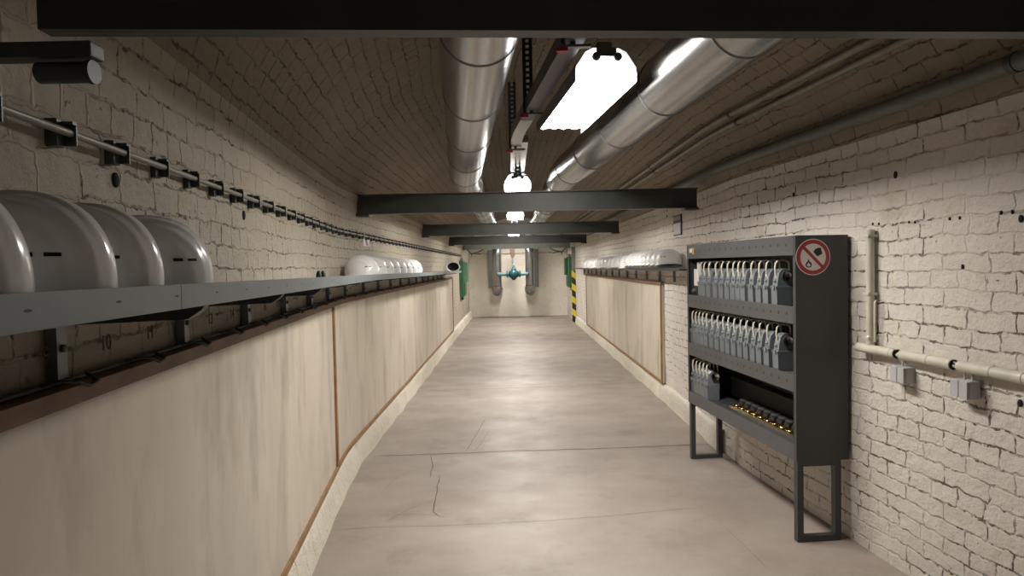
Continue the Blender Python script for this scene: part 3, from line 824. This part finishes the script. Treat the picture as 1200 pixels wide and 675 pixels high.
# one handlamp: local +x = into the cabinet, +y = along the cabinet away
def handlamp():
    r = empty('handlamp', (0,0,0)); k = []
    w2 = .0335
    lo = MB(); 
    prof = [(.006,0),(.085,0),(.090,.006),(.092,.112),(.0,.112),(-.002,.10),(.0,.012)]
    lo.prism(prof, lambda x, z: (x, -w2, z), lambda x, z: (x, w2, z))
    k.append(lo.build('battery_case', M['lampgrey2'], r))
    cl = MB().box(-.010,-.0021,-.012,.012,.098,.124,.002).box(-.008,.0,-.034,-.024,.104,.118,.001).box(-.008,.0,.024,.034,.104,.118,.001)
    k.append(cl.build('latch', M['lampgrey'], r))
    up = MB(); prof = [(.004,.1135),(.088,.1135),(.094,.13),(.094,.185),(.082,.212),(.058,.222),(.036,.218),(.018,.198),(.010,.165)]
    up.prism(prof, lambda x, z: (x, -w2+.006, z), lambda x, z: (x, w2-.004, z))
    k.append(up.build('lamp_head', M['lampgrey'], r))
    hd = MB().lathe([(.020,-.030),(.030,-.031),(.033,-.038),(.033,-.044),(.029,-.046),(.027,-.044)], (.058, 0, .178), 'Y', 24)
    k.append(hd.build('lens_ring', M['liner'], r))
    ln = MB().lathe([(.0001,-.031),(.012,-.034),(.024,-.041),(.028,-.044)], (.058, 0, .178), 'Y', 20)
    k.append(ln.build('reflector', M['chrome'], r))
    k.append(MB().box(-.003,.095,-w2-.0005,w2+.0005,.1085,.1175,.002).build('locking_collar', M['lampgrey'], r))
    kb = MB().lathe([(.0001,-.016),(.008,-.016),(.009,-.004),(.009,0)], (.012, 0, .150), 'X', 12)
    k.append(kb.build('switch_knob', M['lampgrey'], r))
    hp = [(.014,0,.168),(.008,0,.19),(.006,0,.225),(.010,0,.252),(.022,0,.268),(.050,0,.274),(.078,0,.268),(.090,0,.258),(.093,0,.235),(.092,0,.20)]
    k.append(MB().tube(hp, .0058, 8).build('handle', M['handle'], r))
    return r, k
LP, LK = handlamp()
first = True
def cab_y(px):
    # where along the cabinet's length a handle seen at pixel column px stands
    t = (px-600)/FOC; d = .05
    # world x = CX + d cos - y sin ; world y = CY + d sin + y cos
    c, s = math.cos(CTH), math.sin(CTH)
    return (CX + d*c - t*(CY+d*s))/(t*c+s) - .028
rows = [(1.3005, [816,826,834,842,849,856,862.5,868.5,874.5,884,893,901.5,912], 'top'),
        (.9215, [807,811,816.5,825,830.5,837,843.5,850,856,863,870.5,877.5,885.5,893,902,913], 'middle'),
        (.5355, [806.5,811.5,816.5,822,828], 'bottom')]
Rz = Matrix.Rotation(CTH, 3, 'Z')
for z, xs, rn in rows:
    yv = [cab_y(x) for x in xs]
    # keep cases from passing through one another
    lim = CLn-.044 if rn != 'top' else CLn-.225
    for i in range(len(yv)): yv[i] = min(yv[i], lim); lim = yv[i]-.0706
    lo_ = .044
    for i in range(len(yv)-1, -1, -1): yv[i] = max(yv[i], lo_); lo_ = yv[i]+.0706
    n = len(yv)
    for i, y in enumerate(yv):
        if first: o = LP; first = False
        else: o = copy_fast(LP, LK)
        o.location = Vector((CX, CY, z)) + Rz @ Vector((.012, y, 0))
        o.rotation_euler = (0, 0, CTH)
        if i == n-1: l = 'grey handlamp with white handle at the near end of the %s cabinet row' % rn
        elif i == 0: l = 'grey handlamp with white handle at the far end of the %s cabinet row' % rn
        else: l = 'grey handlamp in the %s cabinet row, %s from its far end' % (rn, ORD[i])
        if rn == 'bottom' and i == n-1: l = 'grey handlamp with its chrome lens bare, last lamp of the half-empty bottom row'
        tag(o, l, 'handlamp', 'handlamps in the %s row of the cabinet' % rn)
print('rows', [len(r[1]) for r in rows])
# charger box in the top far corner
cb = empty('charger_box', Vector((CX, CY, 1.3005))+Rz@Vector((.02, CLn-.115, 0)), CTH); tag(cb, 'white charger box with black knob in the far top corner of the lamp cabinet', 'charger')
MB().box(0,.08,-.045,.055,.0,.085,.003).build('base_case', M['liner'], cb)
MB().box(.005,.06,-.035,.045,.0855,.215,.004).build('white_case', M['white'], cb)
MB().box(.02,.05,-.01,.015,.2155,.27,.003).build('white_tab', M['white'], cb)
MB().lathe([(.0001,-.018),(.016,-.018),(.020,-.002),(.020,0)], (0,.005,.045), 'X', 16).box(-.020,-.017,-.02,.03,.041,.049).build('knob', M['cab'], cb)

# prohibition sign on the cabinet's near side
def on_side(d, y, z): return Vector((CX, CY, 0))+Rz@Vector((d, y, z))
sg = empty('prohibition_sign', on_side(.096, -.0005, 1.585), CTH); tag(sg, 'round white and red do not extinguish with water sign on the cabinet side', 'sign')
RS = .100
def disc(r0, r1, y, n=48):
    mb = MB()
    if r0 <= 0: mb.lathe([(.0001,y),(r1,y),(r1,y+.0006),(.0001,y+.0006)], (0,0,0), 'Y', n)
    else: mb.lathe([(r0,y),(r1,y),(r1,y+.0006),(r0,y+.0006),(r0,y)], (0,0,0), 'Y', n)
    for i in range(len(mb.smooth)): mb.smooth[i] = False
    return mb
disc(0, RS, -.0012).build('sign_plate', M['white'], sg)
ring = disc(RS*.74, RS*.955, -.0022)
a = math.radians(45); hw = RS*.085; L = RS*.80
dx, dz = math.cos(a), -math.sin(a)      # from upper left to lower right
q = [(-dx*L-dz*hw*-1*-1, 0, 0)]
def bar(u, v): return (dx*u - dz*v*-1, dz*u + dx*v)
pl = [(-L,-hw),(L,-hw),(L,hw),(-L,hw)]
pl = [(u*dx + v*(-dz), u*dz + v*dx) for u, v in pl]
ring.prism(pl, lambda x, z: (x, -.0022, z), lambda x, z: (x, -.0016, z))
ring.build('red_ring', M['red'], sg)
# bucket, tipped, upper right; flame lower left
def rot2(p, ang, c): 
    x, z = p; return (c[0]+x*math.cos(ang)-z*math.sin(ang), c[1]+x*math.sin(ang)+z*math.cos(ang))
bk = [(-.013,-.016),(.013,-.016),(.019,.014),(.012,.014),(.010,.018),(-.010,.018),(-.012,.014),(-.019,.014)]
bk = [(x*1.25, z*1.2) for x, z in bk]
bk = [rot2(p, math.radians(28)+.0, (.030,.027)) for p in bk]
MB().prism(bk, lambda x, z: (x, -.0020, z), lambda x, z: (x, -.0014, z)).build('bucket_symbol', M['black'], sg)
fo = [(0,-.018),(.010,-.016),(.0155,-.006),(.013,.004),(.009,.010),(.008,.004),(.004,.014),(-.002,.024),(-.004,.012),(-.010,.006),(-.0155,-.004),(-.011,-.015)]
fo = [(x*1.2, z*1.2) for x, z in fo]
fi = [(p[0]*.55, p[1]*.5-.005) for p in fo]
n = len(fo); mb = MB(); mb.add([(x-.026, -.0020, z-.036) for x, z in fo]+[(x-.026, -.0020, z-.036) for x, z in fi], [(i, (i+1) % n, (i+1) % n+n, i+n) for i in range(n)])
mb.build('flame_symbol', M['black'], sg)

# ------------------------------------------------------------------ right wall near: conduits and sockets
vc = empty('wall_conduit', P(XR-.03, 3.47, 1.12)); tag(vc, 'painted upright conduit on the right wall beside the lamp cabinet', 'conduit')
MB().tube([(0,0,.0),(0,0,.60)], .020, 14).build('conduit_pipe', M['conduit'], vc)
MB().tube([(.0,-.045,.02),(.0,-.045,.22),(.008,-.045,.235)], .006, 8).build('thin_cable', M['conduit'], vc)
for z in (.03,.26,.56): MB().box(-.024,.026,-.026,.026,z,z+.014,.002).build('pipe_clip', M['conduit'], vc)
HPZ = 1.098; hx = XR-.035
hc = empty('wall_conduit', P(hx, 3.40, HPZ)); tag(hc, 'fat painted horizontal conduit on the right wall above two grey sockets', 'conduit')
holes = [3.19, 2.845]
def px_y(px, x0):
    k = (px-600)/FOC; y = 3.0
    for _ in range(50): y = (x0+off(y))/k
    return y
holes = [px_y(1051, hx), px_y(1118, hx)]
cuts = [3.56] + holes + [-1.5]
for i in range(3):
    a, b = cuts[i], cuts[i+1]
    a2 = a-(.035 if i else 0); 
    into(MB().tube([P(hx, y, HPZ) for y in ys(b, a2, .15)] if False else [P(hx, a2+(b-a2)*k/8, HPZ) for k in range(9)], .0235, 18, cap=True).build('conduit_pipe', M['conduit']), hc)
for y in holes:
    d = Vector((doff(y), 1, 0)).normalized()
    p = Vector(P(hx, y, HPZ))
    into(MB().tube([p+d*.002, p-d*.001], .0215, 18).build('open_end', M['hole']), hc)
    into(MB().tube([p+d*.012, p+d*.0005], .0265, 18, cap=False).build('end_collar', M['conduit']), hc)
    into(MB().tube([p+Vector((-.002,0,-.002)), p-d*.012+Vector((-.006,0,-.004)), p-d*.05+Vector((-.004,0,-.004))], .006, 8).build('link_cable', M['conduit']), hc)
for y in (3.30, 3.05, 2.70, 2.55, 2.2):
    d = Vector((doff(y), 1, 0)).normalized(); p = Vector(P(hx, y, HPZ))
    into(MB().tube([p-d*.008, p+d*.008], .0255, 14).build('pipe_clip', M['conduit']), hc)
def socket(px, wpx, zc, label, nc):
    xb = XR-.045
    y = px_y(px, xb)
    th = -math.atan(doff(y))
    r = empty('wall_socket', P(XR-.004, y, zc), th); tag(r, label, 'wall socket', 'grey wall sockets under the painted conduit')
    h = .038; wd = .050
    MB().box(-.052,-.0005,-wd,wd,-h,h,.003).build('socket_body', M['box'], r)
    MB().box(-.062,-.0525,-wd+.003,-.002,-h+.002,h-.002,.0025).build('socket_lid', M['box'], r)
    MB().box(-.062,-.0525,.002,wd-.003,-h+.002,h-.002,.0025).build('socket_lid', M['box'], r)
    for i in range(nc):
        yy = .01-.04*i
        MB().tube([(-.022,yy,h),(-.022,yy,h+.03),(-.026,yy+.01,h+.052),(-.030,yy+.05,h+.066),(-.031,yy+.07,h+.070)], .005, 8).build('socket_cable', M['conduit'], r)
    return r
socket(1055, 0, 1.005, 'grey double wall socket beneath the conduit, closer to the lamp cabinet', 1)
socket(1128, 0, 1.005, 'grey double wall socket beneath the conduit, farther right of the cabinet', 2)

# small notices on the walls
y = px_y(795, XR-.01)
nt = empty('wall_notice', P(XR-.0035, y, EYE+.385), 0); tag(nt, 'small framed notice on the right wall above the far end of the cabinet', 'notice')
MB().box(-.010,.0,-.16,.16,-.105,.105,.001).build('frame', M['black'], nt)
MB().box(-.012,-.0105,-.13,.15,-.095,.02).build('lower_sheet', M['box'], nt)
MB().box(-.012,-.0105,-.13,.14,.05,.095).build('upper_sheet', M['conduitl'], nt)
y = px_y(431, XL+.01)
nt = empty('wall_sticker', P(XL+.004, y, EYE+.255), 0); tag(nt, 'small white and purple sticker on the left wall just below the conduit', 'sticker')
MB().box(0,.004,-.13,.13,-.05,.05).build('sticker_sheet', M['white'], nt)
MB().add([(.0045,-.10,.045),(.0045,-.02,.045),(.0045,.08,-.045),(.0045,.0,-.045)], [(0,1,2,3)]).build('purple_stripe', M['purple'], nt)
# dark pair of pegs on the shelf
for i, px in enumerate((374, 379)):
    y = px_y(px, XF-.06)
    o = empty('shelf_peg', P(XF-.06, y, shelf_z(y)-.0415)); tag(o, 'small dark upright peg on the left shelf before the far helmets, %s of two' % ('nearer' if i == 0 else 'farther'), 'peg', 'pegs on the left shelf')
    MB().lathe([(.0001,0),(.016,0),(.014,.02),(.011,.055),(.006,.066),(.0001,.068)], (0,0,0), 'Z', 12).build('peg_body', M['beam'], o)

# ------------------------------------------------------------------ far end
vy = 19.75
v = empty('pipe_valve', (.04, vy, 1.325)); v.scale = (1.0,1.5,1.5); tag(v, 'teal valve on a level pipe between the two drops of duct at the far end', 'valve')
MB().tube([(-.46,0,0),(-.10,0,0)], .036, 14).build('pipe_arm', M['teallight'], v)
MB().tube([(.10,0,0),(.45,0,0)], .036, 14).build('pipe_arm', M['teallight'], v)
MB().lathe([(.0001,-.15),(.05,-.15),(.07,-.10),(.10,-.04),(.105,0),(.10,.04),(.07,.10),(.05,.15),(.0001,.15)], (.02,0,0), 'X', 18).lathe([(.0001,-.12),(.05,-.115),(.085,-.07),(.075,.05),(.08,.06),(.08,.10),(.04,.115),(.03,.17),(.0001,.17)], (.02,0,0), 'Z', 18).build('valve_body', M['teal'], v)
for x in (-.17, .20):
    MB().lathe([(.033,-.022),(.068,-.022),(.068,.022),(.033,.022)], (x,0,0), 'X', 18).build('flange', M['teal'], v)
hk = empty('hook_block', (.035, vy, 1.86)); hk.scale = (1.4,1.4,1.4); tag(hk, 'rusty brown hook block hanging on a short chain above the teal valve', 'hook block')
MB().prism([(-.055,.19),(.055,.19),(.05,.02),(.022,-.04),(-.022,-.04),(-.05,.02)], lambda x, z: (x, -.035, z), lambda x, z: (x, .035, z)).build('block_body', M['rust'], hk)
MB().tube([(0,0,.19),(0,0,.60)], .006, 8).build('hanging_rod', M['rust'], hk)
for i in range(3):
    z = -.065-.045*i; t = []
    for k in range(12):
        a = 2*PI*k/12; u = .016*math.cos(a); wv = .030*math.sin(a)
        t.append((u, 0, z+wv) if i % 2 else (0, u, z+wv))
    MB().tube(t, .005, 6, closed=True).build('chain_link', M['galv'], hk)
for x, l in ((-.64, 'grey wall channel beside the left duct drop on the end wall'), (.745, 'grey wall channel beside the right duct drop on the end wall')):
    o = empty('wall_channel', (x, Y1-.003, .9)); tag(o, l, 'channel', 'grey channels on the end wall')
    MB().box(-.09,.09,-.09,-.084,0,1.18).box(-.09,-.084,-.084,-.003,0,1.18).box(.084,.09,-.084,-.003,0,1.18).build('channel_body', M['postgrey'], o)
wp = empty('end_wall_pipe', (0, Y1-.04, 1.96)); tag(wp, 'thin level pipe high on the whitewashed end wall', 'pipe')
MB().tube([(XL+.02,0,0),(XR-.02,0,0)], .018, 10).build('pipe_run', M['conduit'], wp)
for x in (-1.0, 0, 1.2): MB().box(x-.015,x+.015,-.022,.036,-.022,.022).build('pipe_clip', M['conduitl'], wp)
# diagonal struts at the beam ends
for s, x, l in ((1, -1.12, 'short dark strut pair under the left end of the pale beam'), (-1, 1.42, 'short dark strut pair under the right end of the pale beam')):
    o = empty('diagonal_strut', (x, 18.75, 1.93)); tag(o, l, 'strut', 'dark struts at the far beam')
    MB().tube([(0,0,0),(s*.20,0,.05),(s*.36,0,.13)], .014, 8).build('strut_bar', M['beam'], o)
    MB().tube([(0,.05,.02),(s*.26,.05,-.02)], .010, 8).build('strut_bar', M['beam'], o)
    MB().tube([(-s*.12,.0,.12),(0,0,0),(0,0,-.08)], .012, 8).build('strut_bar', M['beam'], o)
# green cabinets on both side walls
def green_box(side, y, zc, h, label, pale):
    x = (XL if side < 0 else XR); s = -side
    r = empty('green_wall_box', (x+s*.002, y, zc)); tag(r, label, 'box', 'green boxes on the far side walls')
    def bx(x0, x1, *a, **k): x0, x1 = sorted((s*x0, s*x1)); return MB().box(x0, x1, *a, **k)
    bx(0,.10,-.45,.45,-h/2,h/2,bev=.006).build('box_body', M['green'], r)
    bx(.101,.18,-.05,.40,-h*.10,h*.46,bev=.003).build('box_door', M['greenpale'] if pale else M['green'], r)
    bx(.101,.125,-.22,.36,-h*.46,-h*.14,bev=.003).build('lower_cover', M['green'], r)
    bx(.02,.08,-.12,.12,h/2+.001,h/2+.07,bev=.004).build('cable_entry', M['conduitl'], r)
    bx(.02,.07,-.10,.10,-h/2-.09,-h/2-.001,bev=.02).build('drain_foot', M['conduit'] if side > 0 else M['green'], r)
    return r
green_box(-1, 17.3, 1.26, .92, 'green electrical box with pale door on the left wall at the tunnel end', True)
green_box(1, 19.3, 1.36, .88, 'green electrical box on the right wall behind the striped post', False)
# striped post
sp = empty('corner_post', (1.68, 18.05, 0)); tag(sp, 'grey post with black and yellow warning stripes on its lower part', 'post')
MB().box(-.055,.055,-.03,.03,0.002,1.40,.003).build('striped_guard', M['stripes'], sp)
MB().box(-.05,.05,-.025,.025,1.401,2.05,.003).build('post_shaft', M['postgrey'], sp)
for i, o in enumerate(bpy.data.objects):
    pass
